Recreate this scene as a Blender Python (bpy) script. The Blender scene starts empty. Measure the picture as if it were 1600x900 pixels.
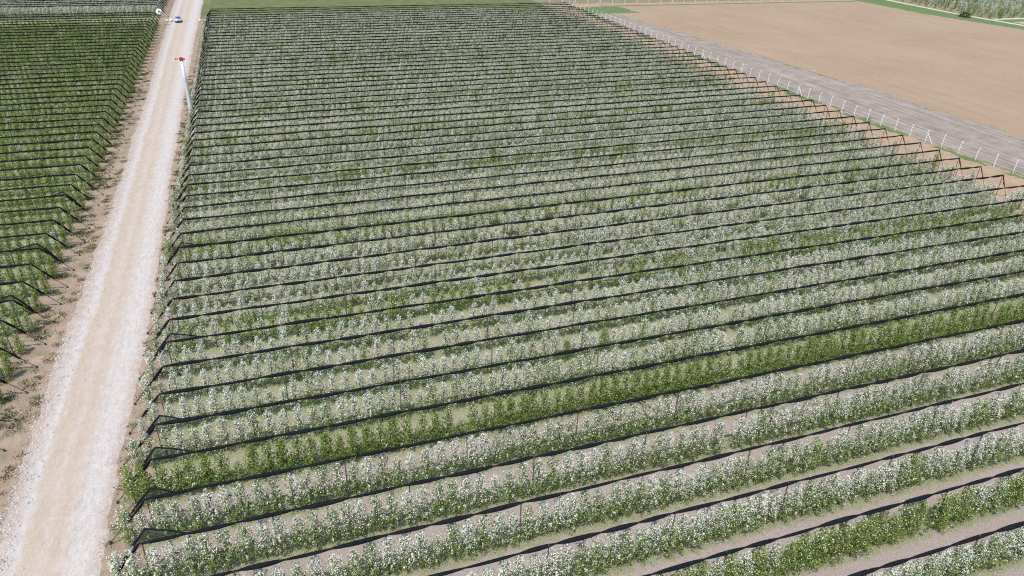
import bpy, math, random
import numpy as np
from mathutils import Matrix, Vector
random.seed(7); RNG = np.random.default_rng(11)
S = bpy.context.scene
COL = S.collection

# ------------------------------------------------------------------ helpers
def new_mesh(name, verts, faces, mats=(), mat_idx=None, smooth=False):
    me = bpy.data.meshes.new(name)
    me.from_pydata([tuple(v) for v in verts], [], [tuple(f) for f in faces])
    for m in mats: me.materials.append(m)
    if mat_idx is not None: me.polygons.foreach_set('material_index', np.asarray(mat_idx, dtype=np.int32))
    if smooth: me.polygons.foreach_set('use_smooth', [True] * len(me.polygons))
    me.update()
    return me

def link(name, me, parent=None, loc=None):
    o = bpy.data.objects.new(name, me); COL.objects.link(o)
    if parent is not None: o.parent = parent
    if loc is not None: o.location = loc
    return o

def thing(name, label, cat, loc=(0, 0, 0), rz=0, group=None):
    o = bpy.data.objects.new(name, None); COL.objects.link(o)
    o.empty_display_size = .3
    o.location = loc; o.rotation_euler = (0, 0, rz)
    return tag(o, label, cat, group)

def tag(o, label, cat, group=None):
    o['label'] = label; o['category'] = cat
    if group: o['group'] = group
    return o

class MB:
    """collects shapes that belong to ONE part"""
    def __init__(self): self.v = []; self.f = []; self.m = []
    def add(self, v, f, m=0):
        b = len(self.v); self.v += [tuple(p) for p in v]
        self.f += [tuple(i + b for i in q) for q in f]; self.m += [m] * len(f)
    def box(self, c, s, m=0, rz=0):
        x, y, z = s[0] / 2, s[1] / 2, s[2] / 2
        ca, sa = math.cos(rz), math.sin(rz)
        v = []
        for dz in (-z, z):
            for dx, dy in ((-x, -y), (x, -y), (x, y), (-x, y)):
                v.append((c[0] + dx * ca - dy * sa, c[1] + dx * sa + dy * ca, c[2] + dz))
        self.add(v, [(3, 2, 1, 0), (4, 5, 6, 7), (0, 1, 5, 4), (1, 2, 6, 5), (2, 3, 7, 6), (3, 0, 4, 7)], m)
    def tube(self, pts, rad, n=6, m=0, flat=1.0):
        """tube through pts with radius (or radii); flat squashes it vertically"""
        P = np.array(pts, float); k = len(P)
        R = np.full(k, rad, float) if np.isscalar(rad) else np.array(rad, float)
        v = []
        for i in range(k):
            t = P[min(i + 1, k - 1)] - P[max(i - 1, 0)]; t /= (np.linalg.norm(t) + 1e-9)
            up = np.array([0, 0, 1.]) if abs(t[2]) < .9 else np.array([1., 0, 0])
            a = np.cross(up, t); a /= np.linalg.norm(a); b = np.cross(t, a)
            for j in range(n):
                w = 2 * math.pi * j / n
                v.append(P[i] + R[i] * (math.cos(w) * a + math.sin(w) * b * flat))
        f = []
        for i in range(k - 1):
            for j in range(n):
                f.append((i * n + j, i * n + (j + 1) % n, (i + 1) * n + (j + 1) % n, (i + 1) * n + j))
        f.append(tuple(range(n - 1, -1, -1))); f.append(tuple((k - 1) * n + j for j in range(n)))
        self.add(v, f, m)
    def lathe(self, prof, n=16, m=0, c=(0, 0, 0)):
        v = []
        for r, z in prof:
            for j in range(n):
                w = 2 * math.pi * j / n
                v.append((c[0] + r * math.cos(w), c[1] + r * math.sin(w), c[2] + z))
        f = []
        for i in range(len(prof) - 1):
            for j in range(n):
                f.append((i * n + j, i * n + (j + 1) % n, (i + 1) * n + (j + 1) % n, (i + 1) * n + j))
        f.append(tuple(range(n - 1, -1, -1))); f.append(tuple((len(prof) - 1) * n + j for j in range(n)))
        self.add(v, f, m)
    def mesh(self, name, mats, smooth=False):
        if not isinstance(mats, (list, tuple)): mats = [mats]
        return new_mesh(name, self.v, self.f, mats, self.m, smooth)
    def build(self, name, mats, parent=None, smooth=False, bevel=0):
        o = link(name, self.mesh(name, mats, smooth), parent)
        if bevel:
            b = o.modifiers.new('bevel', 'BEVEL'); b.width = bevel; b.segments = 2; b.limit_method = 'ANGLE'
        return o

# value noise for layout
def hsh(a, b):
    n = (int(a) * 374761393 + int(b) * 668265263) & 0xffffffff
    n = ((n ^ (n >> 13)) * 1274126177) & 0xffffffff
    return ((n ^ (n >> 16)) & 0xffff) / 65535.
def noise2(x, y):
    xi, yi = math.floor(x), math.floor(y); fx, fy = x - xi, y - yi
    fx = fx * fx * (3 - 2 * fx); fy = fy * fy * (3 - 2 * fy)
    a = hsh(xi, yi) * (1 - fx) + hsh(xi + 1, yi) * fx
    b = hsh(xi, yi + 1) * (1 - fx) + hsh(xi + 1, yi + 1) * fx
    return a * (1 - fy) + b * fy

ONES = 'zeroth first second third fourth fifth sixth seventh eighth ninth tenth eleventh twelfth thirteenth fourteenth fifteenth sixteenth seventeenth eighteenth nineteenth'.split()
TENS = {20: 'twent', 30: 'thirt', 40: 'fort', 50: 'fift', 60: 'sixt', 70: 'sevent', 80: 'eight', 90: 'ninet'}
def ordinal(n):
    if n < 20: return ONES[n]
    if n >= 100: return 'hundredth' if n == 100 else 'hundred-and-' + ordinal(n - 100)
    t = TENS[n // 10 * 10]
    return t + 'ieth' if n % 10 == 0 else t + 'y-' + ONES[n % 10]

# ------------------------------------------------------------------ materials
def mat(name):
    m = bpy.data.materials.new(name); m.use_nodes = True
    nt = m.node_tree; nt.nodes.clear()
    out = nt.nodes.new('ShaderNodeOutputMaterial')
    return m, nt, out
def N(nt, t, **kw):
    n = nt.nodes.new(t)
    for k, v in kw.items():
        if k in n.inputs.keys() and not hasattr(n, k): n.inputs[k].default_value = v
        else: setattr(n, k, v)
    return n
def noise_node(nt, vec, scale, detail=4, rough=.6, stretch=None):
    if stretch:
        mp = nt.nodes.new('ShaderNodeMapping'); mp.inputs['Scale'].default_value = stretch
        nt.links.new(vec, mp.inputs['Vector']); vec = mp.outputs[0]
    n = nt.nodes.new('ShaderNodeTexNoise')
    n.inputs['Scale'].default_value = scale; n.inputs['Detail'].default_value = detail; n.inputs['Roughness'].default_value = rough
    nt.links.new(vec, n.inputs['Vector'])
    return n.outputs['Fac']
def ramp(nt, fac, stops):
    r = nt.nodes.new('ShaderNodeValToRGB'); e = r.color_ramp.elements
    while len(e) < len(stops): e.new(.5)
    for el, (p, c) in zip(e, stops):
        el.position = p; el.color = (*c, 1) if len(c) == 3 else c
    nt.links.new(fac, r.inputs[0]); return r.outputs[0]
def g(v): return (v, v, v)
def mix(nt, fac, a, b, mode='MIX'):
    m = nt.nodes.new('ShaderNodeMix'); m.data_type = 'RGBA'; m.blend_type = mode
    for sock, val in ((m.inputs[0], fac), (m.inputs[6], a), (m.inputs[7], b)):
        if hasattr(val, 'is_output'): nt.links.new(val, sock)
        elif isinstance(val, (int, float)): sock.default_value = val
        else: sock.default_value = (*val, 1)
    return m.outputs[2]
def math_n(nt, op, a, b=None, c=None):
    m = nt.nodes.new('ShaderNodeMath'); m.operation = op
    for i, val in enumerate((a, b, c)):
        if val is None: continue
        if hasattr(val, 'is_output'): nt.links.new(val, m.inputs[i])
        else: m.inputs[i].default_value = val
    return m.outputs[0]
def finish(nt, out, col, rough=.9, bump=None, bstr=.4, bdist=.05, spec=.2, metal=0):
    p = nt.nodes.new('ShaderNodeBsdfPrincipled')
    if hasattr(col, 'is_output'): nt.links.new(col, p.inputs['Base Color'])
    else: p.inputs['Base Color'].default_value = (*col, 1)
    p.inputs['Roughness'].default_value = rough; p.inputs['Specular IOR Level'].default_value = spec
    p.inputs['Metallic'].default_value = metal
    if bump is not None:
        b = nt.nodes.new('ShaderNodeBump'); b.inputs['Strength'].default_value = bstr; b.inputs['Distance'].default_value = bdist
        nt.links.new(bump, b.inputs['Height']); nt.links.new(b.outputs[0], p.inputs['Normal'])
    nt.links.new(p.outputs[0], out.inputs['Surface'])
    return p
def obj_coords(nt): return nt.nodes.new('ShaderNodeTexCoord').outputs['Object']

def plain(name, col, rough=.6, spec=.3, metal=0, var=.25, scale=6):
    m, nt, out = mat(name); co = obj_coords(nt)
    n = noise_node(nt, co, scale, 4)
    a = tuple(c * (1 - var) for c in col); b = tuple(min(1, c * (1 + var)) for c in col)
    finish(nt, out, ramp(nt, n, [(.3, a), (.7, b)]), rough, spec=spec, metal=metal)
    return m

def leafy(name, col, trans=.35, var=.35, rand_amt=.35, warm=(.16, .17, .05)):
    """thin leaf or petal: diffuse + translucent, tint per leaf and per tree"""
    m, nt, out = mat(name)
    geo = nt.nodes.new('ShaderNodeNewGeometry'); oi = nt.nodes.new('ShaderNodeObjectInfo')
    r = geo.outputs['Random Per Island']
    lo = tuple(c * (1 - var) for c in col); hi = tuple(min(.95, c * (1 + var)) for c in col)
    c = ramp(nt, r, [(0, lo), (1, hi)])
    c = mix(nt, math_n(nt, 'MULTIPLY', oi.outputs['Random'], rand_amt), c, warm)
    d = nt.nodes.new('ShaderNodeBsdfDiffuse'); t = nt.nodes.new('ShaderNodeBsdfTranslucent'); mx = nt.nodes.new('ShaderNodeMixShader')
    nt.links.new(c, d.inputs[0]); nt.links.new(c, t.inputs[0]); mx.inputs[0].default_value = trans
    nt.links.new(d.outputs[0], mx.inputs[1]); nt.links.new(t.outputs[0], mx.inputs[2])
    nt.links.new(mx.outputs[0], out.inputs['Surface'])
    return m

M_LEAF = leafy('apple_leaf', (.165, .245, .058), trans=.46, warm=(.20, .205, .075))
M_LEAF_DARK = leafy('dark_apple_leaf', (.185, .262, .062), trans=.5, warm=(.215, .23, .075))
M_PETAL = leafy('apple_petal', (.74, .735, .70), trans=.35, var=.1, rand_amt=.25, warm=(.68, .62, .58))
M_CREAM = leafy('cream_petal', (.72, .73, .56), trans=.3, var=.15, rand_amt=.2, warm=(.55, .55, .33))
M_BUSH = leafy('bush_leaf', (.05, .085, .03))
M_GRASSB = leafy('grass_blade', (.07, .095, .025), trans=.25, var=.45, rand_amt=0)
M_BARK = plain('apple_bark', (.13, .105, .085), .9, .1)
M_NET = plain('black_net', (.008, .009, .011), .95, .05, var=.4, scale=3)
M_POST = plain('weathered_post', (.085, .078, .07), .8, .2)
M_RUST = plain('rusty_post', (.06, .034, .022), .85, .2)
M_WIRE = plain('steel_wire', (.04, .04, .042), .5, .4, metal=.5)
M_CONC = plain('white_concrete', (.5, .49, .475), .85, .2, var=.12)
M_GALV = plain('galvanised_steel', (.50, .53, .55), .45, .4, metal=.25, var=.12, scale=2)
M_RED = plain('red_paint', (.30, .03, .032), .45, .4, var=.15)
M_BLADE = plain('white_blade', (.6, .6, .6), .5, .3, var=.1)
M_WNET = plain('white_net', (.78, .79, .80), .9, .1, var=.08, scale=9)
M_SACK = plain('white_sack', (.5, .5, .49), .8, .2, var=.1)
M_CARP = plain('blue_grey_paint', (.30, .36, .46), .3, .5, metal=.3, var=.05)
M_GLASS = plain('dark_glass', (.02, .03, .05), .08, .6, var=.1)
M_TYRE = plain('tyre_rubber', (.02, .02, .02), .9, .1)
M_RIM = plain('alloy_rim', (.45, .45, .46), .35, .5, metal=.7, var=.1)
M_LAMP = plain('lamp_glass', (.75, .77, .8), .1, .6, var=.05)
M_TRIM = plain('black_trim', (.025, .025, .027), .6, .3)

# see-through net for the spread flaps at the row ends
def net_film():
    m, nt, out = mat('open_net')
    d = nt.nodes.new('ShaderNodeBsdfDiffuse'); d.inputs[0].default_value = (.015, .02, .018, 1)
    t = nt.nodes.new('ShaderNodeBsdfTransparent'); x = nt.nodes.new('ShaderNodeMixShader'); x.inputs[0].default_value = .45
    nt.links.new(t.outputs[0], x.inputs[1]); nt.links.new(d.outputs[0], x.inputs[2]); nt.links.new(x.outputs[0], out.inputs['Surface'])
    return m
M_FILM = net_film()

# ------------------------------------------------------------------ layout numbers (metres; x across, y along the road, camera over the origin)
K0, DK = 37.6, 4.02
SLOPE_K = [(-6, .001), (0, .002), (3, .006), (6, .0095), (9, .0145), (16, .021), (25, .021), (40, .008), (55, -.004)]
def row_y(k, x):
    a = np.interp(k, [s[0] for s in SLOPE_K], [s[1] for s in SLOPE_K])
    return K0 + DK * k + a * (x + 11.3)
KMIN, KMAX = -5, 54
NET_H = 4.0
XL, XR = -11.3, 108.4                  # end posts of the block right of the road
def left_x(y): return float(np.interp(y, [60, 110, 260, 330], [-26.2, -26.3, -27.6, -28.4]))   # end posts of the block left of the road
def road_l(y): return float(np.interp(y, [0, 48, 64, 100, 130, 178, 240, 304, 420], [-22, -22.0, -22.25, -22.15, -22.5, -23.1, -24.3, -25.4, -27.5]))
def road_r(y): return float(np.interp(y, [0, 48, 66, 85, 113, 156, 220, 304, 420], [-14.9, -14.8, -14.5, -14.5, -15.0, -15.4, -15.7, -15.5, -15.7]))
LK0, LK1 = 6, 53                       # rows of the left block
LB2_Y0 = 266.0                         # second left block starts here
def fence_x(y): return float(np.interp(y, [40, 83, 119, 190, 254, 275], [123.5, 122.2, 119.8, 117.7, 117.3, 117.3]))
def track_r(y): return float(np.interp(y, [30, 98, 131, 147, 174, 202, 252, 262], [142.6, 142.6, 142, 140.6, 137.4, 134.6, 129, 119]))

# ------------------------------------------------------------------ ground sheets
def sheet(name, left, right, y0, y1, z, m, nx=4, dy=2.0, jit=0.0, uvw=None):
    """strip between x=left(y) and x=right(y) with ragged edges; UV.x runs 0..1 across, UV.y is metres along"""
    ny = max(2, int((y1 - y0) / dy)); v = []; f = []; uv = []
    for i in range(ny + 1):
        y = y0 + (y1 - y0) * i / ny
        l, r = left(y), right(y)
        if jit:
            l += jit * ((noise2(y * 2.7, 41) - .5) * .7 + noise2(y * .9, 3.1 + z * 999) * 1.2 + noise2(y * .23, 7.7) * 1.5 - 1.35)
            r += jit * ((noise2(y * 2.5, 47) - .5) * .7 + noise2(y * .8, 13.1 + z * 999) * 1.2 + noise2(y * .19, 17.7) * 1.5 - 1.35)
        for j in range(nx + 1):
            t = j / nx
            v.append((l + (r - l) * t, y, z)); uv.append((t, y))
    w = nx + 1
    for i in range(ny):
        for j in range(nx):
            f.append((i * w + j, i * w + j + 1, (i + 1) * w + j + 1, (i + 1) * w + j))
    me = new_mesh(name, v, f, [m])
    lay = me.uv_layers.new(name='UVMap')
    li = np.array([l.vertex_index for l in me.loops])
    lay.data.foreach_set('uv', np.array(uv)[li].ravel())
    o = link(name, me); o['kind'] = 'structure'
    return o
def const(c): return lambda y: c

def m_ground():
    m, nt, out = mat('meadow_soil'); co = obj_coords(nt)
    a = noise_node(nt, co, .02, 5); b = noise_node(nt, co, 1.3, 6, .7)
    c = ramp(nt, a, [(.35, (.085, .10, .042)), (.5, (.12, .13, .06)), (.68, (.20, .165, .11))])
    c = mix(nt, .6, c, ramp(nt, b, [(.3, g(.55)), (.7, g(1.35))]), 'MULTIPLY')
    finish(nt, out, c, .95, b, .5, .08); return m

def m_orchard(lush=0.):
    # UV.x = metres along the row, UV.y = 0..1 from one tree row to the next
    m, nt, out = mat('orchard_floor'); co = obj_coords(nt)
    uvn = nt.nodes.new('ShaderNodeUVMap'); sep = nt.nodes.new('ShaderNodeSeparateXYZ'); nt.links.new(uvn.outputs[0], sep.inputs[0])
    v = sep.outputs[1]
    wob = math_n(nt, 'MULTIPLY_ADD', noise_node(nt, co, .5, 5, .65), .34, -.17)
    fine = noise_node(nt, co, 14, 5, .75); mid = noise_node(nt, co, 2.2, 5, .7); big = noise_node(nt, co, .05, 3)
    soil = ramp(nt, fine, [(.28, (.10, .078, .068)), (.5, (.195, .162, .150)), (.68, (.30, .262, .250))])
    soil = mix(nt, ramp(nt, big, [(.4, g(0)), (.65, g(.5))]), soil, (.175, .135, .105))
    grass = ramp(nt, mid, [(.3, (.07, .105, .028)), (.52, tuple(c * (1 + .25 * lush) for c in (.115, .138, .048))), (.72, (.165, .142, .082))])
    grass = mix(nt, .55, grass, ramp(nt, fine, [(.3, g(.55)), (.7, g(1.5))]), 'MULTIPLY')
    vv = math_n(nt, 'ADD', v, wob)
    fac = ramp(nt, vv, [(.08, g(.74 + .26 * lush)), (.24, g(.72 + .1 * lush)), (.42, g(.52 + .2 * lush)), (.54, g(.32 + .54 * lush)), (.74, g(.30 + .56 * lush)), (.88, g(.62 + .35 * lush))])
    fac = ramp(nt, math_n(nt, 'ADD', fac, math_n(nt, 'MULTIPLY_ADD', mid, 1.6, -.8)), [(.42, g(0)), (.60, g(1))])
    c = mix(nt, fac, soil, grass)
    petals = ramp(nt, noise_node(nt, co, 30, 2, .5), [(.54, g(0)), (.60, g(.7))])
    c = mix(nt, petals, c, (.48, .425, .415))
    finish(nt, out, c, .95, fine, .6, .06); return m

def m_gravel():
    m, nt, out = mat('white_gravel'); co = obj_coords(nt)
    uvn = nt.nodes.new('ShaderNodeUVMap'); sep = nt.nodes.new('ShaderNodeSeparateXYZ'); nt.links.new(uvn.outputs[0], sep.inputs[0])
    u = sep.outputs[0]
    streak = noise_node(nt, co, 1.0, 6, .65, (1.6, .07, 1)); pat = noise_node(nt, co, .35, 6, .65); fine = noise_node(nt, co, 9, 6, .8); st = noise_node(nt, co, 26, 3, .6)
    white = ramp(nt, fine, [(.3, (.20, .184, .175)), (.46, (.325, .303, .288)), (.66, (.41, .39, .373))])
    tan = ramp(nt, fine, [(.3, (.25, .20, .15)), (.7, (.35, .295, .235))])
    uu = math_n(nt, 'ADD', u, math_n(nt, 'MULTIPLY_ADD', streak, .16, -.08))
    uu = math_n(nt, 'ADD', uu, math_n(nt, 'MULTIPLY_ADD', pat, .10, -.05))
    rough = noise_node(nt, co, 2.6, 6, .75, (1, .35, 1))
    white = mix(nt, .5, white, ramp(nt, rough, [(.32, g(.62)), (.6, g(1.2))]), 'MULTIPLY')
    tan = mix(nt, .4, tan, ramp(nt, rough, [(.32, g(.7)), (.6, g(1.15))]), 'MULTIPLY')
    trk = ramp(nt, uu, [(.22, g(0)), (.30, g(1)), (.40, g(.8)), (.46, g(.5)), (.54, g(.95)), (.61, g(.65)), (.74, g(0))])
    c = mix(nt, trk, white, tan)
    c = mix(nt, ramp(nt, pat, [(.42, g(0)), (.72, g(.45))]), c, (.35, .295, .255))
    dark = ramp(nt, st, [(.33, g(.9)), (.40, g(0))])
    edge = ramp(nt, u, [(.0, g(1)), (.14, g(.85)), (.26, g(.15)), (.8, g(.1)), (1., g(.6))])
    c = mix(nt, mix(nt, 1.0, dark, edge, 'MULTIPLY'), c, (.14, .115, .10))
    soft = mix(nt, 1.0, ramp(nt, u, [(0, g(1)), (.08, g(.7)), (.2, g(0)), (.86, g(0)), (.95, g(.6)), (1, g(1))]), ramp(nt, noise_node(nt, co, 1.5, 6, .75), [(.35, g(.1)), (.6, g(1))]), 'MULTIPLY')
    c = mix(nt, soft, c, (.25, .19, .145))
    finish(nt, out, c, .95, fine, .45, .04); return m

def m_soil(name, lo, hi, grassy=.0, scale=.5, furrow=None, fstr=.2):
    m, nt, out = mat(name); co = obj_coords(nt)
    a = noise_node(nt, co, scale, 6, .65); fine = noise_node(nt, co, 11, 5, .75)
    c = ramp(nt, a, [(.3, lo), (.7, hi)])
    c = mix(nt, .5, c, ramp(nt, fine, [(.3, g(.6)), (.7, g(1.35))]), 'MULTIPLY')
    if grassy:
        gn = noise_node(nt, co, .8, 6, .7)
        c = mix(nt, ramp(nt, gn, [(.60 - .14 * grassy, g(0)), (.70 - .10 * grassy, g(.85))]), c, mix(nt, fine, (.06, .085, .03), (.15, .17, .07)))
    h = fine
    if furrow:
        s = noise_node(nt, co, 1.0, 5, .6, furrow)
        c = mix(nt, fstr, c, ramp(nt, s, [(.32, g(.66)), (.68, g(1.3))]), 'MULTIPLY')
        h = math_n(nt, 'ADD', s, fine)
    finish(nt, out, c, .95, h, .5, .05); return m

M_GROUND = m_ground(); M_ORCH = m_orchard(); M_LUSH = m_orchard(1.); M_HALF = m_orchard(.42); M_GRAV = m_gravel()
M_SHOULD = m_soil('brown_shoulder', (.17, .125, .092), (.275, .21, .162), .6, .45)
M_STRIP = m_soil('tan_soil', (.21, .145, .098), (.31, .225, .155), .45, .4)
M_TRACK = m_soil('grey_track', (.16, .134, .112), (.245, .210, .181), .15, .3, (1.3, .03, 1), 1.)
M_FIELD = m_soil('ploughed_soil', (.216, .155, .102), (.25, .187, .128), 0, .03, (.55, .02, 1), .2)
M_FIELD2 = m_soil('pink_soil', (.24, .18, .155), (.30, .235, .205), 0, .05, (.05, .5, 1))
M_VERGE = m_soil('green_verge', (.06, .098, .032), (.105, .145, .055), 0, .35)
M_PATH = m_soil('pale_path', (.29, .31, .22), (.39, .40, .31), 0, .4)
M_MEAD = m_soil('green_meadow', (.062, .08, .028), (.11, .125, .048), 0, .25, (.04, .7, 1))
M_DRY = m_soil('dry_grass', (.11, .105, .06), (.19, .17, .11), .5, .2, (.05, .6, 1))

gd = link('ground', new_mesh('ground', [(-3000, -2500, 0), (3000, -2500, 0), (3000, 4000, 0), (-3000, 4000, 0)], [(0, 1, 2, 3)], [M_GROUND])); gd['kind'] = 'structure'

def orchard_floor(name, x0, x1, ka, kb, yfun, z, m=None):
    v = []; f = []; uv = []; xs = np.linspace(0, 1, 25)
    for k in range(ka, kb + 1):
        for h in (0., 1.):
            for t in xs:
                x = x0(k) + (x1(k) - x0(k)) * t
                v.append((x, yfun(k, x) * (1 - h) + yfun(k + 1, x) * h, z)); uv.append((x, h))
        b = (k - ka) * 2 * len(xs); w = len(xs)
        for j in range(w - 1): f.append((b + j, b + j + 1, b + w + j + 1, b + w + j))
    me = new_mesh(name, v, f, [m or M_ORCH]); lay = me.uv_layers.new(name='UVMap')
    li = np.array([l.vertex_index for l in me.loops]); lay.data.foreach_set('uv', np.array(uv)[li].ravel())
    o = link(name, me); o['kind'] = 'structure'
orchard_floor('orchard_ground', lambda k: -12.6, lambda k: 107.6, KMIN - 6, 1, row_y, .004)
orchard_floor('orchard_ground', lambda k: -12.6, lambda k: 107.6, 2, KMAX + 1, row_y, .004, M_HALF)
orchard_floor('orchard_ground', lambda k: -150., lambda k: left_x(K0 + DK * k) - .6, LK0 - 10, 76, lambda k, x: K0 + DK * k, .004, M_LUSH)
sheet('dirt_shoulder', lambda y: left_x(y) - .9, lambda y: road_l(y) + 1.2, 0, 420, .008, M_SHOULD, 6, 1.0, .5)
sheet('dirt_shoulder', lambda y: road_r(y) - 1.2, const(-12.0), 0, 262, .008, M_SHOULD, 4, 1.0, .45)
sheet('gravel_road', road_l, road_r, -10, 420, .016, M_GRAV, 12, .3, .26)
sheet('soil_strip', const(107.2), lambda y: fence_x(y) + .6, 20, 266, .008, M_STRIP, 4, 1.0, .3)
sheet('dirt_track', lambda y: fence_x(y) + .2, track_r, 20, 262, .012, M_TRACK, 8, .4, 1.9)
sheet('ploughed_field', lambda y: track_r(y) - .4, lambda y: float(np.interp(y, [20, 199, 222, 236, 275], [300, 267.5, 262, 257.5, 256])), 20, 271, .008, M_FIELD, 8, 2.0, .5)
sheet('grass_verge', lambda y: float(np.interp(y, [20, 199, 222, 236, 275], [299.5, 266.8, 261.3, 256.8, 255.5])), lambda y: float(np.interp(y, [20, 206, 238, 259, 275], [310, 275.2, 271.6, 271.6, 272])), 20, 275, .012, M_VERGE, 4, 2.0, .8)
sheet('path', lambda y: float(np.interp(y, [20, 206, 238, 259, 330], [309, 274.6, 271, 271.2, 274])), lambda y: float(np.interp(y, [20, 206, 238, 259, 330], [311.4, 277, 273.4, 273.6, 276.4])), 20, 330, .016, M_PATH, 2, 2.0, .3)
sheet('pink_field', lambda y: 279, const(420), 120, 214, .008, M_FIELD2, 4, 3.0, .6)
sheet('grass_verge', lambda y: 277, const(420), 214, 219, .008, M_VERGE, 4, 3.0, .6)
sheet('path', lambda y: 277, const(420), 219.0, 221.5, .012, M_PATH, 4, 2.0, .3)
sheet('grass_verge', const(118.5), lambda y: 139 - (y - 255) * .2, 254, 269, .020, M_VERGE, 4, 1.0, 1.2)
for ya, yb_ in ((76, 84), (88, 99), (106, 122), (130, 146), (166, 185), (205, 214), (226, 254)):
    sheet('grass_verge', lambda y: fence_x(y) - 1.3, lambda y: fence_x(y) + .4, ya, yb_, .016, M_VERGE, 2, .5, .7)
sheet('soil_strip', const(108.), const(256), 271, 277.5, .012, M_STRIP, 8, 1.5, .4)
sheet('grass_strip', const(130.), const(254), 269.6, 271.6, .016, M_VERGE, 8, .5, .2)
sheet('dry_grass_field', const(108.), const(270), 277, 400, .008, M_DRY, 6, 4, .6)
sheet('meadow', const(-13.), const(108), 259.2, 340, .010, M_MEAD, 6, 4, .4)

# ------------------------------------------------------------------ apple trees: crown and trunk meshes of a few looks
def quad_cloud(P, size, up=.5):
    """one small four-cornered petal or leaf at every point"""
    n = len(P)
    nrm = RNG.normal(size=(n, 3)); nrm /= np.linalg.norm(nrm, axis=1)[:, None]; nrm[:, 2] = np.abs(nrm[:, 2]) * (1 - up) + up
    nrm /= np.linalg.norm(nrm, axis=1)[:, None]
    t = np.cross(nrm, RNG.normal(size=(n, 3))); t /= np.linalg.norm(t, axis=1)[:, None]; b = np.cross(nrm, t)
    s = (size * RNG.uniform(.7, 1.35, n))[:, None]; a = RNG.uniform(.55, .95, n)[:, None]
    return np.stack([P - t * s, P - b * s * a, P + t * s, P + b * s * a], 1).reshape(-1, 3)

def make_tree(i, kind):
    """kind: white / mixed / green / sparse.  about 3 m spindle on a central leader"""
    H = 3.25
    tm = MB()
    lean = RNG.normal(0, .05, 2)
    lead = [(lean[0] * t + .03 * math.sin(3 * t + i), lean[1] * t + .03 * math.cos(2.3 * t + i), H * .95 * t) for t in np.linspace(0, 1, 6)]
    tm.tube(lead, [.05, .042, .034, .026, .018, .008], 5)
    clumps = []; tips = []
    nb = 24
    for j in range(nb):
        t = .12 + .82 * (j + RNG.uniform(-.4, .4)) / nb
        z0 = H * t; a = 2.4 * j + RNG.uniform(-.5, .5)
        wide = 1.15 if kind in ('green', 'sparse') else 1.0
        L = wide * np.interp(t, [.1, .28, .5, .75, 1], [.50, .53, .40, .26, .14]) * RNG.uniform(.7, 1.2)
        rise = RNG.uniform(.05, .5) * L + (.12 if t > .6 else 0)
        p0 = np.array([lean[0] * t, lean[1] * t, z0 * .95]); p1 = p0 + np.array([math.cos(a) * L, math.sin(a) * L * 1.05, rise])
        pm = (p0 + p1) / 2 + np.array([0, 0, .04])
        tm.tube([p0, pm, p1], [.016, .011, .005], 3)
        for q in np.linspace(.25, 1.02, 4): clumps.append(p0 + (p1 - p0) * q + RNG.normal(0, .07, 3))
        if RNG.random() < .75:                      # upright shoot from the limb end
            h = RNG.uniform(.2, .5)
            tm.tube([p1, p1 + np.array([0, 0, h])], [.006, .003], 3)
            for q in (.4, .75, 1.0): tips.append(p1 + np.array([0, 0, h * q]))
    for q in np.linspace(.55, 1.06, 8): tips.append(np.array([lean[0] * q, lean[1] * q, H * q * .97]))
    clumps = np.array(clumps); tips = np.array(tips)
    nl, nf = {'white': (3.7, 7.6), 'mixed': (5.2, 4.9), 'sparse': (8., 2.4), 'green': (10., .8)}[kind]
    def spread(n_each, sc, sz, src):
        k = RNG.poisson(n_each, len(src)); P = np.repeat(src, k, axis=0)
        return P + RNG.normal(0, 1, P.shape) * np.array([sc, sc, sc * .8])
    low = clumps[clumps[:, 2] < 1.35]
    leaves = np.concatenate([spread(nl, .13, 0, clumps), spread(nl * .7, .15, 0, low), spread(nl * .5, .05, 0, tips)])
    # leaves sit a little lower and deeper than the flowers
    leaves[:, 2] -= .03
    w = np.clip((clumps[:, 2] - .75) / 1.0, .12, 1.35)
    fl = []
    for c, ww in zip(clumps, w):
        m_ = RNG.poisson(nf * ww)
        if m_: fl.append(c + RNG.normal(0, 1, (m_, 3)) * .14 + np.array([0, 0, .035]))
    m_ = spread(nf * 1.1, .05, 0, tips)
    flowers = np.concatenate(fl + [m_]) if fl else m_
    V = np.concatenate([quad_cloud(leaves, .058, .55), quad_cloud(flowers, .036, .6)])
    n = len(leaves) + len(flowers)
    me = bpy.data.meshes.new('crown')
    me.vertices.add(4 * n); me.vertices.foreach_set('co', V.astype(np.float32).ravel())
    me.loops.add(4 * n); me.loops.foreach_set('vertex_index', np.arange(4 * n, dtype=np.int32))
    me.polygons.add(n); me.polygons.foreach_set('loop_start', np.arange(0, 4 * n, 4, dtype=np.int32))
    me.polygons.foreach_set('loop_total', np.full(n, 4, np.int32))
    me.materials.append(M_LEAF if kind in ('white', 'mixed') else M_LEAF_DARK); me.materials.append(M_PETAL if kind in ('white', 'mixed') else M_CREAM)
    me.polygons.foreach_set('material_index', np.concatenate([np.zeros(len(leaves)), np.ones(len(flowers))]).astype(np.int32))
    me.update(calc_edges=True)
    return me, tm.mesh('trunk', M_BARK)

KINDS = ['white'] * 5 + ['mixed'] * 5 + ['sparse'] * 3 + ['green'] * 3
VARS = [make_tree(i, kd) for i, kd in enumerate(KINDS)]
IDX = {kd: [i for i, q in enumerate(KINDS) if q == kd] for kd in set(KINDS)}
LOOK = {'white': 'white blossoming', 'mixed': 'half-white leafy', 'sparse': 'sparsely flowering green', 'green': 'green leafy'}

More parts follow.
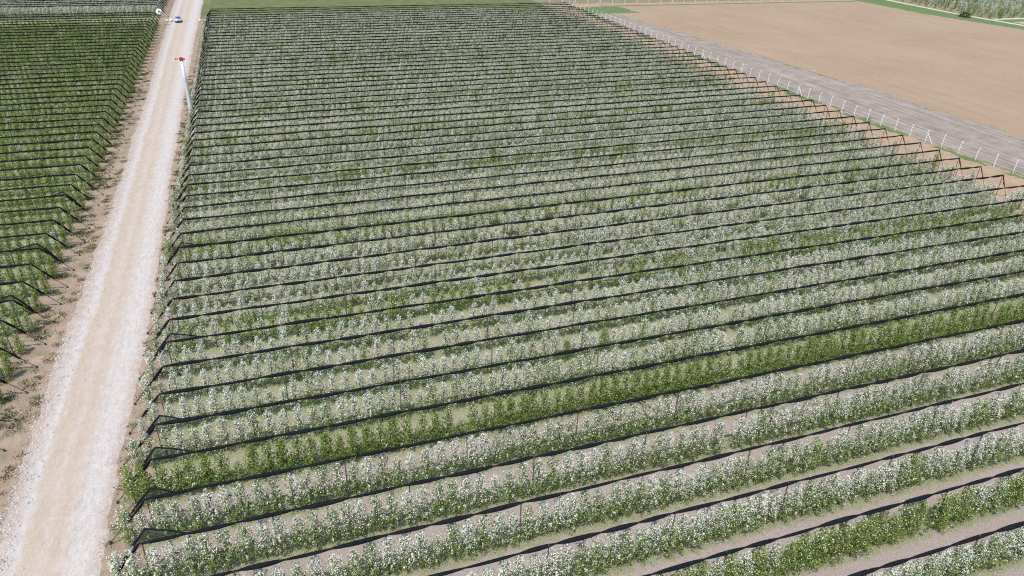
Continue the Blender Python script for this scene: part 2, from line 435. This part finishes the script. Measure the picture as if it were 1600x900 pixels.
cam_f = 1120.
def vnorm(v): return v / np.linalg.norm(v)
D1 = vnorm(np.array([359 - 800, -203 - 450, cam_f])); D2 = np.array([4400 - 800, -60 - 450, cam_f]); D2 = vnorm(D2); D2 = vnorm(D2 - D1 * (D1 @ D2))
DN = np.cross(D1, D2); DN = DN if DN[1] > 0 else -DN
RW = np.stack([D2, D1, -DN]); CAM = np.array([0, 0, 41.8])
def project(p):
    q = RW.T @ (np.asarray(p, float) - CAM)
    return 800 + cam_f * q[0] / q[2], 450 + cam_f * q[1] / q[2], q[2]

trees = []                             # (x, y, k, variant kind, scale, rot, block, n)
GREEN_ROW = {-3: .95, 2: 1.0, 7: .6, 12: .55, 17: .85, 22: .75, 27: .65, 32: .6, 37: .5, 42: .5, 47: .4}
def pick(k, x, y, block):
    big = noise2(x * .045 + 5, k * .13); fine = noise2(x * .4, k * 1.7 + 50); r = random.random()
    if block == 'left': return 'green' if r < .52 else ('sparse' if r < .97 else 'mixed')
    gr = GREEN_ROW.get(k, 0)
    if k == 7: gr = np.interp(x, [0, 40, 70], [.6, .85, 1.])
    if k == 12: gr = np.interp(x, [20, 70], [1., .5])
    if gr and random.random() < gr:
        if k == 2: return 'green' if r < .55 else 'sparse'
        if k == -3: return 'sparse' if r < .8 else 'mixed'
        return 'sparse' if r < .62 else 'mixed'
    if random.random() < .003: return 'green'
    n = .3 * big + .25 * fine + .45 * r
    if n < .16: return 'sparse'
    if n < .46: return 'mixed'
    return 'white'
for k in range(KMIN - 1, KMAX + 1):
    x = -13.2 + random.random() * .3; n = 0
    while x < 108.3:
        n += 1
        y = row_y(k, x) + random.gauss(0, .07)
        if not (k < 0 and x < -14):
            kd = pick(k, x, y, 'right')
            hs = np.interp(k, [-5, 4, 12, 25], [1.0, .90, .80, .72]) + .2 * noise2(x * .04 + 9, k * .15 + 3) + random.gauss(0, .10)
            if random.random() < .03: hs *= random.uniform(.62, .8)
            hs = min(hs, 1.13)
            if kd == 'green' and k % 5 != 2: hs *= .85
            if random.random() > .002: trees.append((x, y, k, kd, hs, random.random() * 6.283, 'right', n))
        x += 1.12 + random.gauss(0, .07)
for k in range(LK0 - 2, LK1 + 1):
    x = left_x(K0 + DK * k) + .6; n = 0
    while x > -115:
        n += 1; y = K0 + DK * k + random.gauss(0, .07)
        px, py, dep = project((x, y, 2))
        if px < -140: break
        kd = pick(k, x, y, 'left')
        trees.append((x, y, k, kd, .68 + .12 * noise2(x * .05, k * .2) + random.gauss(0, .05), random.random() * 6.283, 'left', n))
        x -= 1.05 + random.gauss(0, .07)
for r in range(0, 14):                 # second block left of the road, in blossom
    y0 = LB2_Y0 + DK * r; x = left_x(y0) - .3
    while x > -130:
        kd = random.choice(['white', 'white', 'mixed'])
        trees.append((x, y0 + random.gauss(0, .08), 100 + r, kd, 1.05 + random.gauss(0, .08), random.random() * 6.283, 'far', 0))
        x -= 1.1 + random.gauss(0, .08)

# the 300 that show largest become things of their own
order = []
for i, t in enumerate(trees):
    if t[6] == 'far': continue
    px, py, dep = project((t[0], t[1], 1.6))
    if 12 < px < 1588 and -20 < py < 888: order.append((dep / t[4], i))
order.sort(); chosen = {i for _, i in order[:300]}
protos = {}
# count the trees of each front row from the left, as seen in the frame
seen = {}
for i in sorted(chosen, key=lambda i: (trees[i][2], trees[i][0])): seen.setdefault((trees[i][6], trees[i][2]), []).append(i)
for (block, k), ids in seen.items():
    full = project((-13, row_y(k, -13), 1.0)); from_road = full[1] < 885 and full[0] > 0
    for rank, i in enumerate(ids, 1):
        x, y, _, kd, sc, rot, _, n = trees[i]
        vi = random.choice(IDX[kd])
        row = ordinal(k + 5)
        lab = f"{LOOK[kd]} apple tree, {ordinal(n if from_road else rank)} from the {'road' if from_road else 'bottom edge'} in the {row} netted row"
        t = thing('apple_tree', lab, 'tree', (x, y, .004), rot, 'apple trees in the front netted rows')
        t.scale = (sc ** .7, sc ** .7, sc)
        link('crown', VARS[vi][0], t); link('trunk', VARS[vi][1], t)
        if vi not in protos: protos[vi] = t
for vi in range(len(VARS)):            # every look is needed as a source for the far trees
    if vi not in protos:
        for t in [o for o in COL.objects if o.name.startswith('apple_tree')]:
            if t.children[0].data in (VARS[q][0] for q in IDX[KINDS[vi]]) and t not in protos.values():
                t.children[0].data = VARS[vi][0]; t.children[1].data = VARS[vi][1]; protos[vi] = t; break

def points_mesh(name, rows):
    me = bpy.data.meshes.new(name)
    me.vertices.add(len(rows)); me.vertices.foreach_set('co', np.array([r[0] for r in rows], np.float32).ravel())
    for an, ty, vals in (('var', 'INT', [r[1] for r in rows]), ('rot', 'FLOAT', [r[2] for r in rows]), ('scl', 'FLOAT', [r[3] for r in rows])):
        at = me.attributes.new(an, ty, 'POINT'); at.data.foreach_set('value', vals)
    return me
def scatter_group(name, sources):
    ng = bpy.data.node_groups.new(name, 'GeometryNodeTree')
    ng.interface.new_socket('Geometry', in_out='INPUT', socket_type='NodeSocketGeometry'); ng.interface.new_socket('Geometry', in_out='OUTPUT', socket_type='NodeSocketGeometry')
    gi = ng.nodes.new('NodeGroupInput'); go = ng.nodes.new('NodeGroupOutput'); J = ng.nodes.new('GeometryNodeJoinGeometry')
    def attr(an, ty):
        a = ng.nodes.new('GeometryNodeInputNamedAttribute'); a.data_type = ty; a.inputs['Name'].default_value = an
        return a.outputs['Attribute']
    var, rot, scl = attr('var', 'INT'), attr('rot', 'FLOAT'), attr('scl', 'FLOAT')
    cr = ng.nodes.new('ShaderNodeCombineXYZ'); ng.links.new(rot, cr.inputs[2])
    cs = ng.nodes.new('ShaderNodeCombineXYZ'); pw = ng.nodes.new('ShaderNodeMath'); pw.operation = 'POWER'; pw.inputs[1].default_value = .7
    ng.links.new(scl, pw.inputs[0]); ng.links.new(pw.outputs[0], cs.inputs[0]); ng.links.new(pw.outputs[0], cs.inputs[1]); ng.links.new(scl, cs.inputs[2])
    for vi, objs in sources.items():
        j = ng.nodes.new('GeometryNodeJoinGeometry')
        for o in objs:
            oi = ng.nodes.new('GeometryNodeObjectInfo'); oi.transform_space = 'ORIGINAL'; oi.inputs['Object'].default_value = o
            ng.links.new(oi.outputs['Geometry'], j.inputs[0])
        cmp_ = ng.nodes.new('FunctionNodeCompare'); cmp_.data_type = 'INT'; cmp_.operation = 'EQUAL'
        ng.links.new(var, cmp_.inputs[2]); cmp_.inputs[3].default_value = vi
        ip = ng.nodes.new('GeometryNodeInstanceOnPoints')
        ng.links.new(gi.outputs[0], ip.inputs['Points']); ng.links.new(cmp_.outputs[0], ip.inputs['Selection']); ng.links.new(j.outputs[0], ip.inputs['Instance'])
        ng.links.new(cr.outputs[0], ip.inputs['Rotation']); ng.links.new(cs.outputs[0], ip.inputs['Scale'])
        ng.links.new(ip.outputs[0], J.inputs[0])
    ng.links.new(J.outputs[0], go.inputs[0])
    return ng
GRP = scatter_group('tree_scatter', {vi: list(t.children) for vi, t in protos.items()})
rest = [((t[0], t[1], .004), random.choice(IDX[t[3]]), t[5], t[4]) for i, t in enumerate(trees) if i not in chosen]
o = link('orchard_trees', points_mesh('orchard_trees', rest)); o['kind'] = 'stuff'
o.modifiers.new('scatter', 'NODES').node_group = GRP
tag(o, 'mass of blossoming apple trees in netted rows running back to the far end', 'trees')
far = []                               # loose blossoming orchard beyond the pale path, top right
for yy in np.arange(222, 330, 4.5):
    for xx in np.arange(277, 470, 3.2):
        if noise2(xx * .2, yy * .3) < .12: continue
        far.append(((xx + random.gauss(0, .5), yy + random.gauss(0, .5), 0), random.choice(IDX['white'] + IDX['mixed'] + IDX['sparse']), random.random() * 6.28, random.uniform(1.05, 1.5)))
o = link('distant_orchard', points_mesh('distant_orchard', far)); o['kind'] = 'stuff'
o.modifiers.new('scatter', 'NODES').node_group = GRP
tag(o, 'pale blossoming orchard beyond the pale path behind the ploughed field', 'trees')

# ------------------------------------------------------------------ hail net rows: rolled net on a ridge cable, posts, anchors
def roll(mb, pts_fn, length, tie=3.3, belly=.18, thin=.065, step=.55, n=6, seed=0, m=0, tail=False):
    """a rolled net between ties; pts_fn(s) gives the point at arc length s"""
    rr = random.Random(seed); ties = [0.]
    while ties[-1] < length: ties.append(ties[-1] + tie * rr.uniform(.75, 1.25))
    pts = []; rad = []
    for i in range(len(ties) - 1):
        a, b = ties[i], min(ties[i + 1], length)
        if b - a < .3: continue
        fat = belly * rr.uniform(.72, 1.15); m_ = max(2, int((b - a) / step))
        for q in range(m_):
            t = q / m_
            p = np.array(pts_fn(a + (b - a) * t)); p[2] -= .03 * math.sin(math.pi * t)
            pts.append(p); rad.append(thin + (fat - thin) * math.sin(math.pi * t) ** .7)
    pts.append(np.array(pts_fn(length))); rad.append(thin)
    mb.tube(pts, rad, n, m, flat=.85)

post_me = {}
def post_mesh(kind):
    if kind not in post_me:
        b = MB(); b.tube([(0, 0, -.2), (0, 0, 2), (0, 0, NET_H + .12)], [.055, .05, .045] if kind == 'plain' else [.05, .045, .04], 6); post_me[kind] = b.mesh('post', {'plain': M_POST, 'rust': M_RUST}[kind])
    return post_me[kind]
stake_me = None
def stake():
    global stake_me
    if stake_me is None:
        b = MB(); b.lathe([(.10, -.1), (.10, .12), (.05, .16), (.05, .26)], 8); stake_me = b.mesh('anchor_stake', M_TRIM)
    return stake_me

def net_row(label, group, xa, xb, yf, anch_a, anch_b, seed, ady=.5, posts=True, flap=False, rust_b=False, nx=6):
    """ridge from the end post at xa to the end post at xb; anch_* = how far the anchor stands out (None: that end is not in view)"""
    rr = random.Random(seed)
    root = thing('hail_net_row', label, 'hail net', (xa, float(yf(xa)), 0), 0, group)
    o0 = np.array([xa, float(yf(xa)), 0]); L = abs(xb - xa); sg = 1 if xb > xa else -1
    pp = 9.5; ph = rr.uniform(0, pp)
    zoff = [rr.uniform(-.035, .03) for _ in range(40)]
    def ridge(s):
        x = xa + sg * s; i = int((s + ph) / pp) % 39; t = ((s + ph) / pp) % 1
        z = NET_H + zoff[i] * (1 - t) + zoff[i + 1] * t - .07 * math.sin(math.pi * t)
        return np.array([x, float(yf(x)), z]) - o0
    b = MB(); roll(b, ridge, L, seed=seed, n=nx, thin=.065 if nx == 6 else .12, belly=.18 if nx == 6 else .17)
    b.build('net_roll', M_NET, root, smooth=True)
    def end(xe, out, sgn, kind, fl):
        top = np.array([xe, float(yf(xe)), NET_H]) - o0
        foot = np.array([xe + sgn * out, float(yf(xe)) + ady + rr.uniform(-.2, .15), .1]) - o0
        q = rr.uniform(.52, .68)
        e = MB(); off = np.array([0, rr.uniform(-.12, .12), 0])
        def slope(s, d=top + (foot - top) * q - top): return top + d * s + off * math.sin(math.pi * s)
        ln = float(np.linalg.norm((foot - top) * q))
        roll(e, lambda s: slope(s / ln), ln, tie=1.6, belly=.16 if kind == 'plain' else .12, thin=.05, step=.3, seed=seed + 5, n=nx)
        e.build('net_tail', M_NET if kind == 'plain' else M_RUST, root, smooth=True)
        c = MB(); c.tube([top, foot], .032, 4); c.build('anchor_cable', M_WIRE if kind == 'plain' else M_RUST, root)
        st = link('anchor_stake', stake(), root, foot - np.array([0, 0, .1]))
        p = link('post', post_mesh(kind), root, (top[0], top[1], 0)); p.rotation_euler = (0, sgn * rr.uniform(-.01, .06) * -1, 0)
        if fl:                                       # net slipped open over the end post: a second edge and a see-through web
            w = rr.uniform(.75, 1.15); back = rr.uniform(1.8, 3.2)
            A = top - np.array([sgn * back, 0, .05]); B = top + np.array([-sgn * .25, w, .12]); C_ = top + (foot - top) * q * .85 + np.array([0, .12, .1])
            k_ = MB(); k_.tube([A, (A + B) / 2 + np.array([0, .08, 0]), B, (B + C_) / 2 + np.array([0, .1, 0]), C_], [.05, .06, .08, .10, .05], 6); k_.build('net_edge', M_NET, root, smooth=True)
            mid = top + np.array([sgn * .3, 0, -.25])
            link('net_web', new_mesh('net_web', [A, B, C_, mid, top], [(0, 1, 4), (1, 2, 3, 4)], [M_FILM]), root)
    if anch_a is not None: end(xa, anch_a, -sg, 'plain', flap)
    if anch_b is not None: end(xb, anch_b, sg, 'rust' if rust_b else 'plain', False)
    if posts:
        s = pp - ph if pp - ph > 3 else pp * 2 - ph
        while s < L - 2:
            q = ridge(s); p = link('post', post_mesh('plain'), root, (q[0], q[1], 0)); p.rotation_euler = (rr.gauss(0, .012), rr.gauss(0, .012), rr.random())
            s += pp
    return root
GR = 'rolled hail nets over the block right of the gravel road'; GL = 'rolled hail nets over the block left of the gravel road'
for k in range(KMIN, KMAX + 1):
    lab = f'rolled black hail net over the {ordinal(k + 5)} row from the front, right of the gravel road' if k > KMIN else 'rolled black hail net nearest the bottom right corner of the orchard'
    net_row(lab, GR, XL, XR, (lambda x, k=k: row_y(k, x)), 3.1, 2.9, 100 + k, posts=k < 24, flap=(k in (-1, 0, 1, 2, 3, 6)) or (k > 6 and k % 7 == 4), rust_b=True, nx=6 if k < 12 else 4)
nl = 0
for k in range(LK0 - 2, LK1 + 1):
    y = K0 + DK * k; xa = left_x(y); xe = xa
    while xe > -115 and project((xe, y, 4))[0] > -160: xe -= 2
    nl += 1
    net_row(f'rolled black hail net over the {ordinal(nl)} row from the front, left of the gravel road', GL, xa, min(xe, xa - 5), (lambda x, y=y: y), 2.45, None, 300 + k, ady=1.25, posts=k < 24, flap=k in (9, 12, 16), nx=6 if k < 12 else 4)
for r in range(0, 13):
    y = LB2_Y0 + DK * r; xa = left_x(y)
    net_row(f'rolled dark hail net over the {ordinal(r + 1)} row of the blossoming far left block', 'rolled hail nets of the far left block', xa, -128, (lambda x, y=y: y), 2.6, None, 400 + r, posts=False, nx=4)

# ------------------------------------------------------------------ fence of bent white concrete posts
def bent_post(h=2.25):
    b = MB(); b.tube([(0, 0, -.2), (0, 0, h * .55), (.02, 0, h * .84), (.10, 0, h * .94), (.30, 0, h * 1.08)], [.11, .105, .10, .09, .08], 4); return b.mesh('post', M_CONC)
BP = bent_post()
def fence(label, pts, braces, face):
    root = thing('fence', label, 'fence', (*pts[0], 0)); o0 = np.array([*pts[0], 0.])
    for i, p in enumerate(pts):
        q = np.array([*p, 0.]) - o0
        po = link('post', BP, root, q); po.rotation_euler = (random.gauss(0, .015), random.gauss(0, .015), face + random.gauss(0, .12))
        po.scale = (1, 1, random.uniform(.94, 1.05))
        if i in braces:
            d = np.array([*pts[min(i + 1, len(pts) - 1)], 0.]) - np.array([*p, 0.]); d /= np.linalg.norm(d)
            for s in (1, -1):
                bm_ = MB(); bm_.tube([q + d * s * .1 + np.array([0, 0, 1.75]), q + d * s * 1.7 + np.array([0, 0, 0])], .06, 4); bm_.build('brace', M_CONC, root)
    for h in (.35, 1.0, 1.7):
        w = MB(); w.tube([np.array([*p, h]) - o0 for p in pts], .007, 3); w.build('wire', M_WIRE, root)
ys = np.arange(62.0, 272, 3.62)
fence('line of bent white concrete posts between the netted rows and the grey dirt track', [(fence_x(y), y) for y in ys], {int((101.3 - 62) / 3.62 + .5), int((138 - 62) / 3.62 + .5), int((180 - 62) / 3.62)}, 0)
fence('short line of white posts along the tan strip at the top of the picture', [(x, 274.3) for x in np.arange(110, 232, 5.4)], {4}, math.pi / 2)

# ------------------------------------------------------------------ tall mast with a red head (frost fan)
t = thing('frost_fan', 'tall pale steel mast with a small red head at the edge of the gravel road', 'frost fan', (-13.35, 150.2, 0))
b = MB(); b.lathe([(.40, 0), (.39, .6), (.36, 3), (.33, 7), (.30, 10.5)], 20); b.build('pole', M_GALV, t, True)
b = MB(); b.lathe([(.55, -.05), (.55, .08), (.34, .10), (.34, .16)], 20); b.build('base_plate', M_GALV, t)
b = MB(); b.box((-.02, -.05, 10.8), (.62, .56, .6)); b.tube([(.35, -.05, 10.78), (.62, -.05, 10.76)], [.24, .16], 12); hd = b.build('head', M_RED, t, bevel=.06)
b = MB(); b.tube([(-.52, -.05, 10.80), (-.95, -.05, 10.84)], [.09, .07], 10); b.lathe([(.12, -.12), (.16, 0), (.12, .12)], 12, c=(-.95, -.05, 10.84)); b.build('hub', M_RED, hd, True)
for s in (1, -1):
    b = MB(); x0 = -.98
    b.add([(x0 - .01, -.05 + s * .12, 10.80), (x0 + .02, -.05 + s * .12, 10.90), (x0 + .03, -.05 + s * .95, 10.88), (x0 - .02, -.05 + s * .95, 10.80),
           (x0 - .03, -.05 + s * .12, 10.80), (x0, -.05 + s * .12, 10.91), (x0 + .01, -.05 + s * .95, 10.89), (x0 - .04, -.05 + s * .95, 10.80)],
          [(0, 1, 2, 3), (7, 6, 5, 4), (0, 4, 5, 1), (1, 5, 6, 2), (2, 6, 7, 3), (3, 7, 4, 0)])
    b.build('blade', M_RED, hd)
b = MB(); b.box((.42, 0, 1.1), (.28, .4, .6)); b.build('control_box', M_GALV, t, bevel=.02)

# ------------------------------------------------------------------ parked car, facing the camera
c = thing('parked_car', 'blue-grey car parked on the left side of the gravel road, facing the viewer', 'car', (-21.6, 257.2, .016), math.radians(4))
def loft(secs):
    """secs: list of (y, [(x,z)...]) rings -> closed skin"""
    v = []; n = len(secs[0][1])
    for y, ring in secs: v += [(x, y, z) for x, z in ring]
    f = []
    for i in range(len(secs) - 1):
        for j in range(n): f.append((i * n + j, (i + 1) * n + j, (i + 1) * n + (j + 1) % n, i * n + (j + 1) % n))
    f.append(tuple(range(n))); f.append(tuple((len(secs) - 1) * n + j for j in range(n - 1, -1, -1)))
    return v, f
def ring(w, z0, z1, r=.12): return [(-w + r, z0), (w - r, z0), (w, z0 + r), (w, z1 - r), (w - r, z1), (-w + r, z1), (-w, z1 - r), (-w, z0 + r)]
b = MB(); b.add(*loft([(-2.2, ring(.78, .42, .78)), (-2.05, ring(.90, .32, .90)), (-1.1, ring(.95, .28, 1.02)), (.0, ring(.96, .28, 1.08)), (1.6, ring(.96, .28, 1.1)), (2.15, ring(.9, .34, 1.06)), (2.25, ring(.8, .45, .95))]))
body = b.build('body', M_CARP, c, True, bevel=.0)
b = MB(); b.add(*loft([(-1.05, ring(.80, 1.0, 1.06, .02)), (-.25, ring(.70, 1.0, 1.60, .1)), (1.35, ring(.70, 1.0, 1.64, .1)), (2.05, ring(.76, 1.0, 1.14, .03))])); b.build('cabin', M_CARP, c, True)
b = MB(); b.add([(-.70, -1.02, 1.10), (.70, -1.02, 1.10), (.58, -.36, 1.55), (-.58, -.36, 1.55), (-.70, -.95, 1.10), (.70, -.95, 1.10), (.58, -.30, 1.54), (-.58, -.30, 1.54)], [(0, 1, 2, 3), (7, 6, 5, 4), (0, 4, 5, 1), (1, 5, 6, 2), (2, 6, 7, 3), (3, 7, 4, 0)]); b.build('windscreen', M_GLASS, c)
for s in (1, -1):
    b = MB(); x = s * .735
    b.add([(x + s * .05, -.62, 1.12), (x + s * .05, 1.55, 1.14), (x - s * .01, 1.2, 1.54), (x - s * .01, -.18, 1.52), (x - s * .05, -.62, 1.12), (x - s * .05, 1.55, 1.14), (x - s * .08, 1.2, 1.54), (x - s * .08, -.18, 1.52)], [(0, 1, 2, 3), (7, 6, 5, 4), (0, 4, 5, 1), (1, 5, 6, 2), (2, 6, 7, 3), (3, 7, 4, 0)]); b.build('side_window', M_GLASS, c)
    b = MB(); b.box((s * .63, -2.13, .74), (.34, .12, .16)); b.build('headlight', M_LAMP, c, bevel=.03)
    b = MB(); b.box((s * 1.03, -.72, 1.12), (.2, .12, .15)); b.build('mirror', M_CARP, c, bevel=.03)
    for yy in (-1.35, 1.35):
        w = MB(); w.tube([(s * .74, yy, .34), (s * .98, yy, .34)], .34, 20); wh = w.build('wheel', M_TYRE, c)
        w = MB(); w.tube([(s * .975, yy, .34), (s * .995, yy, .34)], .21, 16); w.build('rim', M_RIM, wh)
b = MB(); b.box((0, -2.21, .70), (.8, .06, .16)); b.build('grille', M_TRIM, c)
b = MB(); b.box((0, -2.16, .42), (1.6, .16, .2)); b.build('bumper', M_TRIM, c, bevel=.04)

# ------------------------------------------------------------------ white sacks and a white net bundle by the car
def sack(label, loc, s, rz):
    b = MB(); b.lathe([(.30, 0), (.42, .08), (.46, .3), (.42, .55), (.28, .72), (.10, .80), (.13, .92)], 12)
    v = [(x * s[0] * (1 + .08 * math.sin(5 * z + x * 7)), y * s[1] * (1 + .08 * math.cos(6 * z + y * 5)), z * s[2]) for x, y, z in b.v]; b.v = v
    o = b.build('white_sack', M_SACK, None, True); o.location = loc; o.rotation_euler = (0, 0, rz)
    tag(o, label, 'sack', 'white sacks by the road')
sack('large white sack on the road edge just left of the car', (-23.7, 257.6, .016), (1.2, 1.0, 1.1), .3)
sack('small white sack left of the larger sack beside the car', (-24.9, 258.4, .008), (1., .9, .7), 1.2)
sack('lone white sack on the right edge of the gravel road across from the car', (-15.3, 257.5, .016), (.9, .9, .7), .7)
yb = K0 + DK * LK1; xb = left_x(yb)
t = thing('white_net_bundle', 'round white net bundle hung over the last end post of the left block', 'net bundle', (xb + 1.6, yb, 0))
b = MB()
for j in range(3):
    pts = [(math.cos(a) * (.5 + .08 * j), .15 * (j - 1) + .1 * math.sin(3 * a), 4.05 + math.sin(a) * (.5 + .06 * j)) for a in np.linspace(0, 2 * math.pi, 20)]
    b.tube(pts, [.24 + .05 * math.sin(4 * q + j) for q in range(20)], 8)
b.build('roll', M_WNET, t, True)
b = MB(); b.tube([(.4, 0, 3.6), (.75, .05, 3.1), (.85, .05, 2.6)], [.10, .08, .04], 6); b.build('tail', M_WNET, t, True)

# ------------------------------------------------------------------ bushes
def bush(label, loc, r, h, n=900):
    t = thing('bush', label, 'bush', loc)
    u = RNG.normal(size=(n, 3)); u /= np.linalg.norm(u, axis=1)[:, None]; u[:, 2] = np.abs(u[:, 2])
    lump = 1 + .22 * np.sin(u[:, 0] * 6 + 1) * np.cos(u[:, 1] * 5) + RNG.normal(0, .08, n)
    P = u * (RNG.uniform(.55, 1, n) * lump)[:, None] * np.array([r, r, h])
    V = quad_cloud(P, .16, .3); me = bpy.data.meshes.new('foliage'); me.from_pydata(V.tolist(), [], np.arange(4 * n).reshape(-1, 4).tolist()); me.materials.append(M_BUSH)
    link('foliage', me, t)
    b = MB()
    for j in range(5):
        a = 1.26 * j; b.tube([(0, 0, -.05), (math.cos(a) * r * .3, math.sin(a) * r * .3, h * .35), (math.cos(a) * r * .55, math.sin(a) * r * .55, h * .7)], [.06, .04, .015], 5)
    b.build('stem', M_BARK, t)
bush('round dark green bush on the verge beside the pale path', (268.5, 226.5, .012), 2.3, 2.6)

# ------------------------------------------------------------------ grass tufts and loose stones
def blades(name, spots, label):
    P = np.array(spots); n = len(P); a = RNG.uniform(0, 6.283, n); h = RNG.uniform(.06, .2, n); w = RNG.uniform(.02, .045, n)
    dx, dy = np.cos(a) * w, np.sin(a) * w; lx, ly = RNG.normal(0, .06, n), RNG.normal(0, .06, n)
    V = np.stack([np.stack([P[:, 0] - dx, P[:, 1] - dy, P[:, 2]], 1), np.stack([P[:, 0] + dx, P[:, 1] + dy, P[:, 2]], 1), np.stack([P[:, 0] + lx, P[:, 1] + ly, P[:, 2] + h], 1)], 1).reshape(-1, 3)
    me = bpy.data.meshes.new(name); me.vertices.add(3 * n); me.vertices.foreach_set('co', V.astype(np.float32).ravel())
    me.loops.add(3 * n); me.loops.foreach_set('vertex_index', np.arange(3 * n, dtype=np.int32)); me.polygons.add(n)
    me.polygons.foreach_set('loop_start', np.arange(0, 3 * n, 3, dtype=np.int32)); me.polygons.foreach_set('loop_total', np.full(n, 3, np.int32))
    me.materials.append(M_GRASSB); me.update(calc_edges=True)
    o = link(name, me); o['kind'] = 'stuff'; tag(o, label, 'grass')
spots = []
for k in range(-5, 14):                # alleys between the near rows
    for _ in range(2600):
        x = random.uniform(-12, 90 if k < 6 else 60); v = abs(random.gauss(.2, .14))
        if noise2(x * .5, k * 3.3 + v * 4) < .42: continue
        spots.append((x, row_y(k, x) + v * DK, .004))
for _ in range(1300):                   # tufts on the shoulders of the road
    left = random.random() < .6; y = random.uniform(42, 190)
    x = random.uniform(left_x(y), road_l(y) - .1) if left else random.uniform(road_r(y) + .1, -12.4)
    if noise2(x * .8, y * .5) < .5: continue
    for _ in range(48): spots.append((x + random.gauss(0, .28), y + random.gauss(0, .22), .008))
for k in range(9, 50):                 # green patches at the row ends left of the road
    y = K0 + DK * k
    for _ in range(160): spots.append((left_x(y) + 1.2 + random.gauss(0, .7), y + random.gauss(0, .35), .008))
blades('grass', spots, 'short green grass tufts in the alleys and along the road shoulders')
b = MB()
for _ in range(2600):
    y = 41 + 190 * random.random() ** 2; left = random.random() < .75
    x = road_l(y) + abs(random.gauss(0, .8)) - .3 if left else road_r(y) - abs(random.gauss(0, .5)) + .2
    s = random.uniform(.03, .13) if left else random.uniform(.025, .08); a = random.random() * 3
    q = [(math.cos(a + 1.571 * j) * s * random.uniform(.7, 1.2), math.sin(a + 1.571 * j) * s * random.uniform(.7, 1.2), random.uniform(0, .3) * s) for j in range(4)] + [(0, 0, s * .9)]
    b.add([(x + p[0], y + p[1], .016 + p[2]) for p in q], [(0, 1, 4), (1, 2, 4), (2, 3, 4), (3, 0, 4)])
o = b.build('gravel', plain('loose_stone', (.34, .31, .29), .9, .2, var=.5, scale=3)); o['kind'] = 'stuff'; tag(o, 'loose grey stones along the edges of the gravel road', 'stones')

# ------------------------------------------------------------------ light, sky, camera
SUN_EL, SUN_AZ = math.radians(63), math.atan2(-1, -.9)         # direction towards the sun: from the left, a little from behind the camera
sd = Vector((math.cos(SUN_EL) * math.cos(SUN_AZ), math.cos(SUN_EL) * math.sin(SUN_AZ), math.sin(SUN_EL)))
L = bpy.data.lights.new('sun', 'SUN'); L.energy = 2.9; L.angle = math.radians(.8); L.color = (1, .955, .885)
lo = bpy.data.objects.new('sun', L); COL.objects.link(lo); lo.rotation_euler = sd.to_track_quat('Z', 'Y').to_euler(); lo.location = (-60, -20, 80)
W = bpy.data.worlds.new('World'); S.world = W; W.use_nodes = True
nt = W.node_tree; bg = nt.nodes['Background']; sky = nt.nodes.new('ShaderNodeTexSky'); sky.sky_type = 'NISHITA'; sky.sun_disc = False
sky.sun_elevation = SUN_EL; sky.sun_rotation = math.atan2(sd.x, sd.y); sky.air_density = 1.0; sky.dust_density = 2.0
nt.links.new(sky.outputs[0], bg.inputs[0]); bg.inputs[1].default_value = .15

cd = bpy.data.cameras.new('camera'); cd.sensor_width = 36; cd.lens = cam_f / 1600 * 36; cd.clip_end = 9000; cd.clip_start = .5
co = bpy.data.objects.new('camera', cd); COL.objects.link(co)
Rm = RW @ np.diag([1, -1, -1.])
M4 = Matrix.Identity(4)
for i in range(3):
    for j in range(3): M4[i][j] = float(Rm[i, j])
    M4[i][3] = float(CAM[i])
co.matrix_world = M4; S.camera = co

S.view_settings.view_transform = 'Standard'; S.view_settings.look = 'None'; S.view_settings.exposure = .82; S.view_settings.gamma = 1; S.view_settings.use_curve_mapping = False
S.cycles.max_bounces = 6; S.cycles.diffuse_bounces = 3; S.cycles.transparent_max_bounces = 8; S.cycles.use_denoising = False; S.cycles.pixel_filter_type = 'BLACKMAN_HARRIS'; S.cycles.filter_width = 1.15
